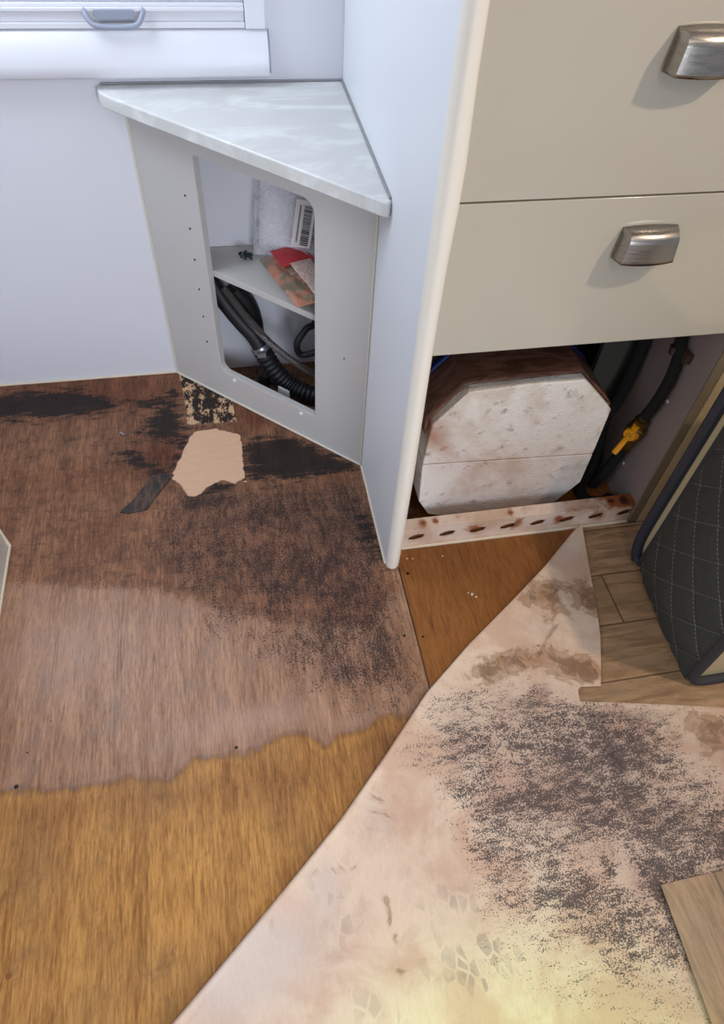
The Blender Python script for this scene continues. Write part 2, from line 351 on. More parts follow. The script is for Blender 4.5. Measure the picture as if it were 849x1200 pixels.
bm = tube([(-.207, YW-.016, hz), (-.206, YW-.026, hz-.004), (-.196, YW-.034, hz-.017), (-.180, YW-.036, hz-.021), (-.155, YW-.036, hz-.022), (-.130, YW-.036, hz-.021), (-.114, YW-.034, hz-.017), (-.104, YW-.026, hz-.004), (-.103, YW-.016, hz)], .0048, 10)
box(bm, (-.190, YW-.026, hz-.012), (-.120, YW-.0185, hz+.002))
obj('pull_handle', bm, M['plastic_grey'], bl_); bl_.children[-1]['label'] = 'grey plastic pull handle'

# the partition between the bed and the kitchen
par = empty('partition_panel', (.292, 1.2, 0), 'tall white partition panel with a rounded cream front edge', 'partition')
obj('panel', boxes(((XP, .856, 0), (.304, YW-.001, 1.999))), M['partition'], par, smooth=False)
prf = []
for i in range(9):
    a = math.pi*i/8; prf.append((.2925-.0150*math.cos(a), .858-.0165*math.sin(a)))
bm = bmesh.new(); rows = []
for z in (0, .006, .012, .05, .3, .55, .66, .76, .84, .90, 1.0, 1.3, 2.0):
    s = 1-.16*math.exp(-z/.006)+.16*math.exp(-((z-.88)/.10)**2) + (.06 if z < .6 else 0)*math.exp(-((z-.3)/.2)**2)
    rows.append([bm.verts.new((.2925+(x-.2925)*1.0+(max(0, x-.2925))*(s-1)*2.2, y if z > .004 else y+.003, z)) for x, y in prf])
for a, b in zip(rows, rows[1:]):
    for i in range(8): bm.faces.new((a[i], a[i+1], b[i+1], b[i]))
    bm.faces.new((a[8], a[0], b[0], b[8]))
bm.faces.new(rows[0]); bm.faces.new(rows[-1][::-1])
obj('edge_moulding', bm, M['cream'], par, ang=60)
obj('sealant_bead', tube([(XP-.001, .862, .001), (XP-.001, 1.164, .001)], .0028, 8, smooth=False), M['bead'], par)

# ------------------------------------------------------------------ corner cabinet under the bench top
A = Vector((-.1725, YW-.0005)); B = Vector((XP-.0005, 1.1685)); U = (B-A).normalized(); N = Vector((-U.y, U.x)); LEN = (B-A).length
def face(a, b, t=0): q = A+U*a+N*t; return Vector((q.x, q.y, b))
cabn = empty('corner_cabinet', (.0, 1.40, 0), 'white corner cabinet with an open front hole, between the wall and the partition', 'cabinet')
hole = rrect(.171, .090, .472, .644, [.030, .008, .024, .008])
obj('front_panel', prism([(0, 0), (LEN, 0), (LEN, .704), (0, .704)], .018, face, [hole]), M['white'], cabn, bevel=.0015, ang=30)
i1 = A+U*.02+N*.016; i2 = A+U*(LEN-.02)+N*.016
ya = lambda x: (A+N*.0185).y+U.y/U.x*(x-(A+N*.0185).x)
zs = .3745
obj('shelf', prism([(-.125, ya(-.125)), (XP-.003, ya(XP-.003)), (XP-.003, YW-.003), (-.125, YW-.003)], .016, lambda a, b, t: Vector((a, b, zs-.016+t))), M['white'], cabn, bevel=.001)
obj('side_lining', prism([(-.1, ya(-.1)+.001), (-.085, ya(-.085)+.001), (-.085, YW-.004), (-.1, YW-.004)], .34, lambda a, b, t: Vector((a, b, .012+t))), plain('grey_lining', (150, 152, 160), .5), cabn, smooth=False)
for nm, pts in (('sealant_bead', [face(.0, .002, -.002), face(LEN, .002, -.002)]), ('sealant_bead', [face(.001, 0, -.001), face(.001, .704, -.001)]), ('sealant_bead', [face(LEN-.002, 0, -.001), face(LEN-.002, .70, -.001)])):
    obj(nm, tube(pts, .0026, 8, smooth=False), M['bead2'], cabn)
def disc(c, r, nrm, h=.0015, n=12):
    bm = bmesh.new(); nrm = Vector(nrm).normalized(); a = nrm.orthogonal().normalized(); b = nrm.cross(a); c = Vector(c)
    r1 = [bm.verts.new(c+(a*math.cos(2*math.pi*i/n)+b*math.sin(2*math.pi*i/n))*r) for i in range(n)]
    r2 = [bm.verts.new(c+nrm*h+(a*math.cos(2*math.pi*i/n)+b*math.sin(2*math.pi*i/n))*r*.8) for i in range(n)]
    for i in range(n): bm.faces.new((r1[i], r1[(i+1) % n], r2[(i+1) % n], r2[i]))
    bm.faces.new(r2); bm.faces.new(r1[::-1]); return bm
NN = (-N.x, -N.y, 0)
for z in (.549, .474, .398, .320, .243, .167): obj('screw', disc(face(.135, z), .0025, NN), M['screw'], cabn)
obj('screw', disc(face(.552, .31), .0018, NN), M['screw'], cabn)
for a in (.214, .429):
    o = obj('screw_cap', disc(face(a, .077), .0055, NN, .003), M['cream'], cabn)

bt = obj('bench_top', prism([(-.214, YW-.001), (-.2165, 1.566), (-.210, 1.548), (-.196, 1.530), (.262, 1.083), (.271, 1.078), (XP-.0005, 1.086), (XP-.0005, YW-.001)], .028, lambda a, b, t: Vector((a, b, .705+t))), M['marble'], bevel=.011, seg=5)
tag(bt, 'pale marbled triangular bench top with rounded edge in the corner', 'worktop')
trm = obj('trim_1', boxes(((-.21, YW-.004, .7332), (.276, YW, .737)), ((XP-.004, 1.09, .7332), (XP, YW-.004, .737))), plain('grey_joint', (150, 148, 150), .6), bevel=.001); tag(trm, kind='structure')

# ---- things on the shelf
zt = zs+.0005
bag = empty('plastic_bag', (.17, 1.46, zt), 'clear plastic bag with barcode label holding white foam sheets on the shelf', 'bag')
def pillow(c, du, dv, w_, h_, t_, nu=18, nv=18, wr=.004, seed=1):
    rnd = random.Random(seed); bm = bmesh.new(); c = Vector(c); du = Vector(du).normalized(); dv = Vector(dv).normalized(); dn_ = du.cross(dv)
    ph = [rnd.uniform(0, 6) for _ in range(6)]; g = {}
    for s in (1, -1):
        for i in range(nu+1):
            for j in range(nv+1):
                if s == -1 and (i in (0, nu) or j in (0, nv)): g[s, i, j] = g[1, i, j]; continue
                a = i/nu*2-1; b = j/nv*2-1
                th = t_/2*(1-abs(a)**4)**.6*(1-abs(b)**4)**.6
                wv_ = wr*(math.sin(a*7+ph[0]+b*4)+math.sin(b*9+ph[1]-a*5)+.6*math.sin(a*15+b*11+ph[2]))*.5
                pn = 1-.05*(1-abs(a))*abs(b)**3
                g[s, i, j] = bm.verts.new(c+du*a*w_/2*pn+dv*b*h_/2+dn_*(s*th+wv_*(1-abs(a)**6)))
        for i in range(nu):
            for j in range(nv): 
                f = [g[s, i, j], g[s, i+1, j], g[s, i+1, j+1], g[s, i, j+1]]; bm.faces.new(f if s == 1 else f[::-1])
    return bm
k = NT('clear_crinkled_film', .12); n = k.noise(26, 5, .7, dist=1.5); k.col((.92, .9, .95)); k.bump(n, 1, .01)
k.b.inputs['Alpha'].default_value = 1; k.put(k.b.inputs['Alpha'], k.ramp(n, .4, .7, .16, .5)); M['film'] = k.done()
du = Vector((.80, -.42, 0)).normalized(); dv = Vector((.10, .12, 1)).normalized()
obj('film', pillow((.165, 1.500, zt+.124), du, dv, .205, .238, .030, wr=.006, seed=3), M['film'], bag)
o = obj('foam_sheets', pillow((.163, 1.498, zt+.092), du, dv, .180, .165, .022, wr=.002, seed=4), plain('white_foam_sheet', (222, 222, 228), .8, var=.03), bag)
du2 = Vector((.80, -.42, 0)).normalized(); nb = du2.cross(dv).normalized()
def onbag(a, b, t): return Vector((.165, 1.490, zt+.112))+du2*a+dv*b+nb*(t)
sgn = 1 if nb.y < 0 else -1
lab = obj('barcode_label', prism([(-.004, -.055), (.042, -.050), (.050, .056), (.004, .052)], .0008, lambda a, b, t: onbag(a, b, sgn*(.0225+t))), plain('label_paper', (232, 226, 222), .6, var=.02), bag, smooth=False); lab['label'] = 'white paper label with a black barcode'
bm = bmesh.new(); b0 = -.046; rr = random.Random(5)
while b0 < .044:
    h_ = rr.choice((.001, .0016, .0028)); sk = .0566*b0
    prism([(.021+sk*1.4, b0), (.040+sk*1.4, b0), (.040+sk*1.4, b0+h_), (.021+sk*1.4, b0+h_)], .0003, lambda a, b, t: onbag(a, b, sgn*(.0236+t)), bm=bm); b0 += h_+rr.choice((.0009, .0016))
b0 = -.040
while b0 < .04:
    sk = .0566*b0; prism([(.010+sk*1.4, b0), (.014+sk*1.4, b0), (.014+sk*1.4, b0+.0022), (.010+sk*1.4, b0+.0022)], .0003, lambda a, b, t: onbag(a, b, sgn*(.0236+t)), bm=bm); b0 += .0036
bars = obj('barcode', bm, plain('black_ink', (25, 24, 28), .6), bag, smooth=False); bars.parent = lab; bars.matrix_parent_inverse = Matrix.Identity(4); bars.matrix_parent_inverse = lab.matrix_parent_inverse @ Matrix.Identity(4)
bars.matrix_parent_inverse = Matrix.Identity(4)

pk = empty('spare_parts_packet', (.14, 1.42, zt), 'crumpled clear packet with a red header and rusty contents on the shelf', 'packet')
k = NT('packet_film', .3); n = k.noise(60, 4, .7); v = k.noise(24, 3)
c = k.mix(k.ramp(v, .42, .58), srgb(176, 120, 96), srgb(120, 112, 92)); c = k.mix(k.ramp(n, .55, .68), c, srgb(190, 150, 136)); k.col(c); k.bump(n, .8, .004); M['packet'] = k.done()
pa = at(312, 304, 2, zt+.02); pb = at(366, 372, 2, zt+.02); pd = (pb-pa).normalized(); pc = pd.cross(Vector((0, 0, 1)))
if pc.x < 0: pc = -pc
ctr = (pa+pb)/2+pc*.022+Vector((-.004, .012, 0))
obj('bag', pillow(ctr+Vector((0, 0, .009)), pd, pc, .205, .085, .022, wr=.003, seed=8), M['packet'], pk)
def onpk(a, b, t): return ctr+pd*a+pc*b+Vector((0, 0, t))
k = NT('red_card', .5); n = k.noise(50, 3); k.col(k.mix(n, srgb(176, 34, 46), srgb(206, 60, 66))); M['redcard'] = k.done()
o = obj('red_header', pillow(onpk(-.066, .026, .024), pd, pc, .075, .082, .006, nu=8, nv=8, wr=.002, seed=2), M['redcard'], pk); o['label'] = 'red card header'
k = NT('printed_card', .5); n = k.voro(300, vec=k.map((1, 1, 1))); n2 = k.noise(240, 3, .8); k.col(k.mix(k.ramp(n2, .5, .56, 0, .7), srgb(222, 196, 184), srgb(150, 112, 104))); M['card'] = k.done()
o = obj('printed_card', pillow(onpk(.040, .030, .026), pd, pc, .150, .052, .006, nu=10, nv=8, wr=.002, seed=5), M['card'], pk); o['label'] = 'pale card with tiny smudged print'

cl_ = at(288, 300, 2, zt+.005); bm = bmesh.new()
for a, l, z_ in ((.3, .016, .004), (1.4, .012, .008), (2.5, .018, .005), (3.6, .012, .010), (4.6, .014, .004), (5.5, .020, .003)):
    d = Vector((math.cos(a), math.sin(a), 0)); tube([cl_+Vector((0, 0, z_*.6)), cl_+d*l*.6+Vector((0, 0, z_)), cl_+d*l+Vector((0, 0, -.001))], .0034, 7, bm=bm, sub=3)
tag(obj('wire_connector', bm, plain('dark_teal_plastic', (34, 46, 56), .4)), 'small dark clump of wire connectors at the back of the shelf', 'connector')
ck = at(366, 312, 2, zt)
ck.x = min(ck.x, .262)
bm = boxes(((ck.x-.008, ck.y-.012, zt), (ck.x+.010, ck.y+.008, zt+.062)))
tag(obj('plug_adapter', bm, plain('slate_plastic', (44, 50, 66), .4), bevel=.003), 'dark slate plastic block half hidden at the right end of the shelf', 'adapter')

# ---- hoses in the lower half of the cabinet
k_hose = [at(246, 326, 1, 1.525), at(262, 352, 1, 1.515), at(283, 378, 1, 1.50), at(296, 392, 1, 1.49), at(306, 407, 1, 1.48), at(318, 428, 1, 1.465), at(335, 447, 1, 1.45), at(352, 458, 1, 1.43), at(374, 466, 1, 1.41)]
hs_ = empty('drain_hose', (.0, 1.45, .0), 'thick black corrugated drain hose with a steel clamp, inside the corner cabinet', 'hose')
obj('smooth_sleeve', tube(k_hose[:5], .0205, 16), M['black'], hs_)
obj('corrugated_hose', tube(k_hose[4:], .0245, 16, ridge=.06, sub=9), M['black'], hs_)
p = Vector(k_hose[4]); d = (Vector(k_hose[5])-Vector(k_hose[3])).normalized()
bm = tube([p-d*.007, p+d*.007], .0262, 18, smooth=False); hd = d.cross(Vector((0, 1, 0))).normalized()
box(bm, tuple(p+Vector((-.012, -.036, -.006))), tuple(p+Vector((.010, -.024, .008))))
obj('hose_clamp', bm, M['steel'], hs_); hs_.children[-1]['label'] = 'shiny steel hose clamp'
tag(obj('vent_duct', tube([at(272, 338, 1, 1.556), at(281, 346, 1, 1.556), at(290, 358, 1, 1.556), at(296, 374, 1, 1.556), at(298, 388, 1, 1.556)], .026, 16), M['black']), 'short thick black duct bending behind the corrugated drain hose', 'duct')
k = NT('clear_hose', .08); k.col((.42, .38, .35)); k.b.inputs['Transmission Weight'].default_value = .9; k.b.inputs['IOR'].default_value = 1.15; M['clear'] = k.done()
tag(obj('clear_tube', tube([at(262, 337, 1, 1.50), at(272, 350, 1, 1.485), at(291, 374, 1, 1.455), at(313, 398, 1, 1.435), at(338, 419, 1, 1.415), at(368, 438, 1, 1.39), at(385, 446, 1, 1.37)], .0085, 12), M['clear']), 'thin clear tube curving in front of the black hoses in the corner cabinet', 'tube')
tag(obj('power_cable', tube([(.165, 1.50, .350), (.185, 1.495, .30), (.20, 1.45, .24), (.175, 1.44, .225), (.150, 1.43, .19), (.160, 1.43, .155), (.20, 1.42, .17), (.235, 1.42, .20), (.255, 1.42, .15)], .0085, 10), M['black']), 'looped black cable hanging at the right inside the corner cabinet', 'cable')
tag(obj('pump_motor', tube([(.235, 1.50, .001), (.235, 1.50, .03), (.235, 1.50, .13), (.235, 1.50, .22), (.235, 1.50, .25)], lambda t: .030 if t < .8 else .018, 16, sub=4), plain('matt_black', (17, 17, 19), .6)), 'black cylindrical pump standing in the dark right corner of the cabinet', 'pump')
bm = prism([(.0, 0), (.045, 0), (.045, .012), (.04, .082), (.005, .082), (0, .012)], .004, lambda a, b, t: Vector((.090, 1.402, 0))+Vector((U.x*a+N.x*t, U.y*a+N.y*t, b)))
box(bm, (.096, 1.384, 0), (.116, 1.398, .004))
tag(obj('metal_bracket', bm, plain('white_bracket', (206, 206, 210), .35, metal=.2), bevel=.001), 'upright white bracket in front of the black drain hose', 'bracket')
tag(obj('thin_wire', tube([(.02, 1.50, .028), (.05, 1.50, .035), (.08, 1.49, .022), (.10, 1.47, .012)], .0025, 8), M['black']), 'thin black wire end by the cabinet back wall', 'wire')
tag(obj('rubber_grommet', tube([(.060, 1.49, .0), (.064, 1.487, .03), (.067, 1.485, .052)], lambda t: .018-.01*abs(t-.4), 12), M['black']), 'small black rubber boot beside the white bracket', 'grommet')

# ------------------------------------------------------------------ kitchen unit
kit = empty('kitchen_drawer_unit', (.6, 1.2, 0), 'glossy beige drawer unit, open below, to the right of the partition', 'kitchen unit')
XL, XR = .3075, .888
def drawer(z0, z1, hx, hz, nm):
    o = obj('drawer', boxes(((XL+.002, .8955, z0), (XR+.022, .9135, z1))), M['gloss'], kit, bevel=.0012)
    bm = bmesh.new(); nu, nv = 28, 12; W, H_ = .050, .046; g = []
    for i in range(nu+1):
        a = i/nu*2-1; row = []
        flat = min(1., (1-abs(a))/.13); prot = .005+.027*flat**.8*(1-.26*a*a)
        for j in range(nv+1):
            t = j/nv*math.pi/2; v_ = j/nv; oy = min(1, (v_/.30))**.55*(.90+.10*v_) if v_ < 1 else 1.; dz = .06*min(1, v_/.3)+.94*max(0, (v_-.18)/.82)
            row.append(bm.verts.new((hx+a*W*(1-.10*(1-dz)), .8953-prot*oy, hz+H_/2*(1+.10*(1-a*a))-(H_+.003*(1-a*a))*dz)))
        g.append(row)
    for i in range(nu):
        for j in range(nv): bm.faces.new((g[i][j], g[i+1][j], g[i+1][j+1], g[i][j+1]))
    h = obj('handle', bm, M['nickel'], None, ang=38); s = h.modifiers.new('solid', 'SOLIDIFY'); s.thickness = .002; s.offset = 0
    h.parent = o; h.matrix_parent_inverse = o.matrix_parent_inverse.inverted() @ Matrix.Identity(4); h.matrix_parent_inverse = Matrix.Identity(4)
    h['label'] = 'brushed nickel cup handle'
    return o
o = drawer(.8245, 1.17, .612, 1.010, 'u'); o['label'] = 'upper gloss beige drawer front'
drawer(.5585, .8215, .635, .752, 'l')['label'] = 'lower gloss beige drawer front'
obj('side_panel', boxes(((XR, .898, 0), (XR+.021, YW-.002, 1.17))), M['inner'], kit, bevel=.0008)
obj('edge_strip', boxes(((XR, .8935, 0), (XR+.022, .8975, .557))), M['taupe'], kit, bevel=.0005)
obj('divider', boxes(((.792, 1.115, .0), (XR, 1.128, .62))), M['darkboard'], kit, smooth=False)
obj('back_panel', boxes(((XL, 1.50, 0), (XR, 1.512, .62))), M['darkboard'], kit, smooth=False)
obj('top_panel', boxes(((XL+.001, .914, .585), (XR, 1.50, .60))), M['darkboard'], kit, smooth=False)
obj('runner_bracket', boxes(((.72, .93, .556), (.80, .955, .584)), ((.735, .92, .552), (.79, .925, .566))), M['steel'], kit, bevel=.001)
for y_, z_ in ((1.0, .10), (.965, .33)): obj('screw', disc((XR, y_, z_), .0045, (-1, 0, 0), .002), M['cream'], kit)
# perforated base rail
def frm(a, b, t): return Vector((a, YF+.003+t, b))
slots = []
for i, xx in enumerate(np.linspace(.355, .870, 8)):
    slots.append([(xx-.018, .026), (xx-.004, .024), (xx+.014, .029), (xx+.020, .043), (xx+.004, .046), (xx-.008, .043), (xx-.018, .036)])
X0, X1 = XL+.001, XR-.001
NR = 120
top = [(X1-(X1-X0)*i/NR, .066) for i in range(NR+1)]; bot = [(X0+(X1-X0)*i/NR, 0) for i in range(NR+1)]
bm = prism(bot+top, .003, frm, slots)
for i in range(NR):   # ledge with a fine grid so that rust can follow it
    xa = X0+(X1-X0)*i/NR; xb = X0+(X1-X0)*(i+1)/NR
    for j in range(4):
        ya_ = YF+.003+.030*j/4; yb_ = YF+.003+.030*(j+1)/4
        bm.faces.new([bm.verts.new(q) for q in ((xa, ya_, .0665), (xb, ya_, .0665), (xb, yb_, .0665), (xa, yb_, .0665))])
rail = obj('base_rail', bm, M['rustrail'], kit, smooth=False); rail['label'] = 'rusty slotted white base rail'
V = verts_xy(rail); rv = np.zeros(len(V))
for s in slots: cxs = sum(a for a, b in s)/5; rv += .9*np.exp(-((V[:, 0]-cxs)/.024)**2-((V[:, 2]-.036)/.014)**2)
rv += np.where(V[:, 2] > .064, .30, 0)+.5*np.exp(-((V[:, 0]-.86)/.07)**2)*(V[:, 2] > .05)
for x_ in (.372, .40, .58, .83, .862): rv += .8*np.exp(-((V[:, 0]-x_)/.008)**2-((V[:, 1]-.915)/.008)**2)*(V[:, 2] > .064)
set_attr(rail, 'rust', np.clip(rv, 0, 1.2))
obj('rail_backing', boxes(((X0, YF+.012, .001), (X1, YF+.018, .060))), plain('dark_rust', (128, 72, 38), .9, var=.6, scale=60), kit, smooth=False)
obj('rail_lip', boxes(((X0, YF-.004, 0), (X1, YF+.0028, .007))), M['bead'], kit, bevel=.002); kit.children[-1]['label'] = 'cream strip along the foot of the rail'
side = tag(obj('end_panel', boxes(((XR+.0235, .892, 0), (XR+.046, 1.5, 1.17))), plain('cream_end_board', (190, 172, 138), .45, var=.03), bevel=.001), 'narrow cream end panel right of the drawer unit behind the quilted cushion', 'panel')

# foam-clad heater
ht = empty('water_heater', (.57, 1.15, 0), 'white polystyrene heater casing with brown tape over its top, under the drawers', 'heater')
FO = [(.372, .321), (.436, .402), (.56, .409), (.678, .407), (.765, .318), (.768, .20), (.768, .085), (.725, .022), (.700, .008), (.58, .006), (.459, .006), (.40, .028), (.372, .080), (.366, .20)]
def casing(pts, y0, y1, rnd, bul=0):
    bm = bmesh.new(); cx_, cz_ = .57, .2
    prof = [(0, .90), (.004, .955), (.014, .985), (.035, 1.0), ((y1-y0)*.5, 1.0), (y1-y0, 1.0)]
    N_ = len(pts); rings = []
    for dy, s in prof:
        rings.append([bm.verts.new((cx_+(x-cx_)*s, y0+dy, cz_+(z-cz_)*s)) for x, z in pts])
    for a, b in zip(rings, rings[1:]):
        for i in range(N_): bm.faces.new((a[i], a[(i+1) % N_], b[(i+1) % N_], b[i]))
    bm.faces.new(rings[0]); bm.faces.new(rings[-1][::-1]); return bm
def densify(pts, step=.012):
    out = []
    for i in range(len(pts)):
        a = Vector(pts[i]); b = Vector(pts[(i+1) % len(pts)]); n_ = max(1, int((b-a).length/step))
        for k_ in range(n_): out.append(tuple(a.lerp(b, k_/n_)))
    return out
SEAM = lambda x: .203-.055*(x-.367)
def cut(pts, upper):
    out = []; n_ = len(pts)
    for i in range(n_):
        a, b = pts[i], pts[(i+1) % n_]; sa = (a[1]-SEAM(a[0]) > 0) == upper; sb = (b[1]-SEAM(b[0]) > 0) == upper
        if sa: out.append(a)
        if sa != sb:
            da = a[1]-SEAM(a[0]); db = b[1]-SEAM(b[0]); t = da/(da-db); out.append((a[0]+(b[0]-a[0])*t, a[1]+(b[1]-a[1])*t))
    return out
def half(upper, nm):
    pts = cut(FO, upper); y0, y1 = .968, 1.36
    off = .0012 if upper else -.0012
    pts = [(x, z+off if abs(z-SEAM(x)) < .004 else z) for x, z in pts]
    # front face as a fine grid, so it can bulge and pit
    dp = densify(pts, .010); bm = prism(dp, y1-y0, lambda a, b, t: Vector((a, y0+t, b)))
    bmesh.ops.recalc_face_normals(bm, faces=bm.faces)
    o = obj(nm, bm, M['poly'], ht, ang=30, bevel=.013, seg=4)
    o.modifiers['bevel'].angle_limit = math.radians(32)
    V = verts_xy(o); r = .8*np.exp(-((V[:, 0]-.372)/.02)**2-((V[:, 2]-.30)/.04)**2)+.7*np.exp(-((V[:, 0]-.76)/.015)**2-((V[:, 2]-.315)/.015)**2)
    r += .25*(np.abs(V[:, 2]-SEAM(V[:, 0])) < .004) + .35*(V[:, 2] < .02)
    set_attr(o, 'rust', np.clip(r, 0, 1)); return o
half(True, 'upper_casing'); half(False, 'lower_casing')
tp = [(.366, .285), (.3695, .323), (.434, .4045), (.56, .412), (.680, .4095), (.768, .319)]
ti = [(x+(.57-x)*.02, z-.006) for x, z in tp]
bm = bmesh.new(); rows = []
for yy, s in ((.985, 1.0), (1.0, 1.006), (1.04, 1.004), (1.095, 1.008), (1.36, 1.004)):
    rows.append([bm.verts.new((.57+(x-.57)*s, yy+.0025*math.sin(x*31), .2+(z-.2)*s)) for x, z in densify(tp[:], .02)[:-14]])
n_ = len(rows[0])
for a, b in zip(rows, rows[1:]):
    for i in range(n_-1): bm.faces.new((a[i], a[i+1], b[i+1], b[i]))
tc = obj('brown_tape_cover', bm, M['tape'], ht); s = tc.modifiers.new('solid', 'SOLIDIFY'); s.thickness = .003; s.offset = 1; tc['label'] = 'wrinkled brown tape over the top faces'
bm = bmesh.new(); sp_ = [(.33, 1.085, .342), (.372, 1.085, .345), (.430, 1.085, .4145), (.56, 1.085, .420), (.68, 1.085, .417), (.735, 1.085, .37)]
rows = [[bm.verts.new((x, y+dy, z)) for dy in (-.006, .010)] for x, y, z in sp_]
for a, b in zip(rows, rows[1:]): bm.faces.new((a[0], a[1], b[1], b[0]))
o = obj('strap', bm, M['blue'], ht); s = o.modifiers.new('solid', 'SOLIDIFY'); s.thickness = .004; o['label'] = 'dark blue strap'
o = obj('plug', disc(tuple(at(672, 460, 1, .966)), .0105, (0, -1, .1), .003, 20), plain('white_plug', (216, 208, 200), .5), ht, bevel=.001); o['label'] = 'round white plastic plug'

# pipes and valve
gp = empty('gas_pipe', (.87, .97, 0), 'black sleeved gas pipe with brass valve on the cabinet side panel', 'pipe')
Pz = [(.872, 1.006, .53), (.872, .996, .476), (.872, .978, .440), (.870, .968, .388), (.868, .972, .32), (.868, .983, .272)]
obj('upper_pipe', tube(Pz, .0125, 14), M['black_soft'], gp)
Pl = [(.862, .992, .165), (.858, .998, .12), (.85, 1.005, .06), (.84, 1.01, .016)]
obj('lower_pipe', tube(Pl, .0125, 14), M['black_soft'], gp)
a = Vector((.868, .983, .274)); b = Vector((.862, .991, .168)); vd = (b-a)
vb = obj('brass_valve', tube([a-vd*.02, a+vd*.10, a+vd*.12, a+vd*.30, a+vd*.34, a+vd*.62, a+vd*.66, a+vd*.86, a+vd*.88, b+vd*.03], lambda t: (.0115, .0115, .017, .017, .022, .022, .017, .017, .012, .011)[min(9, int(round(t*9)))], 8, smooth=False), M['brass'], gp, ang=25)
c_ = a+vd*.48; nrm = Vector((-.85, -.5, .1)).normalized()
bm = disc(c_+nrm*.014, .0180, nrm, .012, 10)
tube([c_+nrm*.020+Vector((0, 0, .004)), c_+nrm*.024+vd*.22+Vector((-.004, 0, 0)), c_+nrm*.030+vd*.50+Vector((-.012, -.004, 0))], .0070, 8, bm=bm, sub=4)
tube([c_+nrm*.016, c_+nrm*.016-vd*.26], .0085, 8, bm=bm, smooth=False)
lv = obj('lever', bm, M['yellow'], gp); lv['label'] = 'yellow valve lever'; lv.parent = vb; lv.matrix_parent_inverse = Matrix.Identity(4)
lv2 = obj('lever_bolt', disc(c_+nrm*.024, .0055, nrm, .003, 6), M['screw'], gp); lv2.parent = vb; lv2.matrix_parent_inverse = Matrix.Identity(4)
bm = tube([(.873, .9925, .455), (.873, .988, .438)], .0165, 14, smooth=False); box(bm, (.872, .955, .436), (.8875, .985, .458))
pcl = obj('pipe_clip', bm, plain('brown_clip', (74, 56, 46), .5), gp, bevel=.0015); pcl['label'] = 'brown plastic pipe clip'
tag(obj('water_hose', tube([(.862, 1.090, .56), (.866, 1.092, .45), (.866, 1.088, .38), (.862, 1.080, .30), (.850, 1.070, .24), (.835, 1.066, .20), (.845, 1.066, .12), (.85, 1.05, .05), (.815, 1.03, .016), (.78, 1.05, .014)], .0150, 14), M['black_soft']), 'fat black water hose hanging behind the brass valve pipe', 'hose')
tag(obj('coiled_hose', tube([(.812, 1.036, .016), (.800, .985, .015), (.812, .960, .015), (.845, .955, .015), (.868, .965, .015)], .0135, 14, ridge=.05, sub=12), M['black_soft']), 'black hose lying on the floor right of the foam heater', 'hose')
tag(obj('ribbed_duct', tube([(.318, 1.12, .026), (.335, 1.05, .028), (.345, .99, .026), (.352, .965, .022)], .020, 14, ridge=.12, sub=10), plain('brown_ribbed_plastic', (78, 56, 44), .6)), 'brown ribbed duct between the partition and the foam heater', 'duct')
tag(obj('earth_wire', tube([(.38, .962, .010), (.42, .952, .006), (.47, .945, .005), (.52, .99, .005)], .0026, 8), M['black']), 'thin dark wire on the floor in front of the foam heater', 'wire')

# ------------------------------------------------------------------ vinyl sheet: flat part and the part folded back
def vinyl(name, rot=0., tone=(1, 1, 1)):
    k = NT(name, .38); geo = k.n('NewGeometry').outputs['Position']; sx = k.n('SeparateXYZ'); k.put(sx.inputs[0], geo)
    X_, Y_ = sx.outputs[0], sx.outputs[1]
    if rot: X_, Y_ = Y_, X_
    W0, PW = (.129, .1255) if not rot else (.706, .1255)
    r_ = k.ma('DIVIDE', k.ma('SUBTRACT', Y_, W0), PW); row = k.ma('FLOOR', r_); fr_ = k.ma('SUBTRACT', r_, row)
    xo = k.ma('DIVIDE', k.ma('SUBTRACT', X_, k.ma('ADD', .7615, k.ma('MULTIPLY', k.ma('SUBTRACT', row, 4), .31))), .93); xr = k.ma('FLOOR', xo); fx = k.ma('SUBTRACT', xo, xr)
    e1 = k.ma('MINIMUM', fr_, k.ma('SUBTRACT', 1, fr_)); e2 = k.ma('MULTIPLY', k.ma('MINIMUM', fx, k.ma('SUBTRACT', 1, fx)), 7.4)
    ee = k.ramp(k.ma('MINIMUM', e1, e2), .008, .020, .75, 0)
    cb = k.n('CombineXYZ'); k.put(cb.inputs[0], k.ma('MULTIPLY', X_, .16)); k.put(cb.inputs[1], Y_); k.put(cb.inputs[2], k.ma('ADD', k.ma('MULTIPLY', row, 3.7), k.ma('MULTIPLY', xr, 1.9)))
    n = k.noise(60, 6, .7, vec=cb.outputs[0], dist=.5); n2 = k.noise(22, 3, vec=cb.outputs[0]); wn = k.n('TexWhiteNoise'); wn.noise_dimensions = '2D'
    cw = k.n('CombineXYZ'); k.put(cw.inputs[0], row); k.put(cw.inputs[1], xr); k.put(wn.inputs['Vector'], cw.outputs[0])
    t = lambda *c: tuple(a*b for a, b in zip(srgb(*c), tone))
    c = k.mix(k.ramp(n, .35, .65), t(136, 106, 76), t(186, 150, 114)); c = k.mix(k.ramp(n2, .5, .7, 0, .5), c, t(150, 124, 96)); c = k.mix(k.ma('MULTIPLY', wn.outputs['Value'], .35), c, t(156, 124, 92))
    k.col(k.mix(ee, c, srgb(70, 48, 34))); k.bump(n, .15, .001); return k.done()
vs = empty('vinyl_floor_sheet', (.9, .4, 0), 'wood-print vinyl flooring sheet folded back on itself, showing its mouldy backing', 'vinyl sheet')
foldpx = [(40, 1390), (128, 1290), (200, 1202), (250, 1143), (300, 1083), (350, 1022), (400, 960), (450, 888), (500, 812), (550, 755), (600, 704), (640, 662), (670, 625), (680, 614)]
base = fl(*foldpx)
ins = []
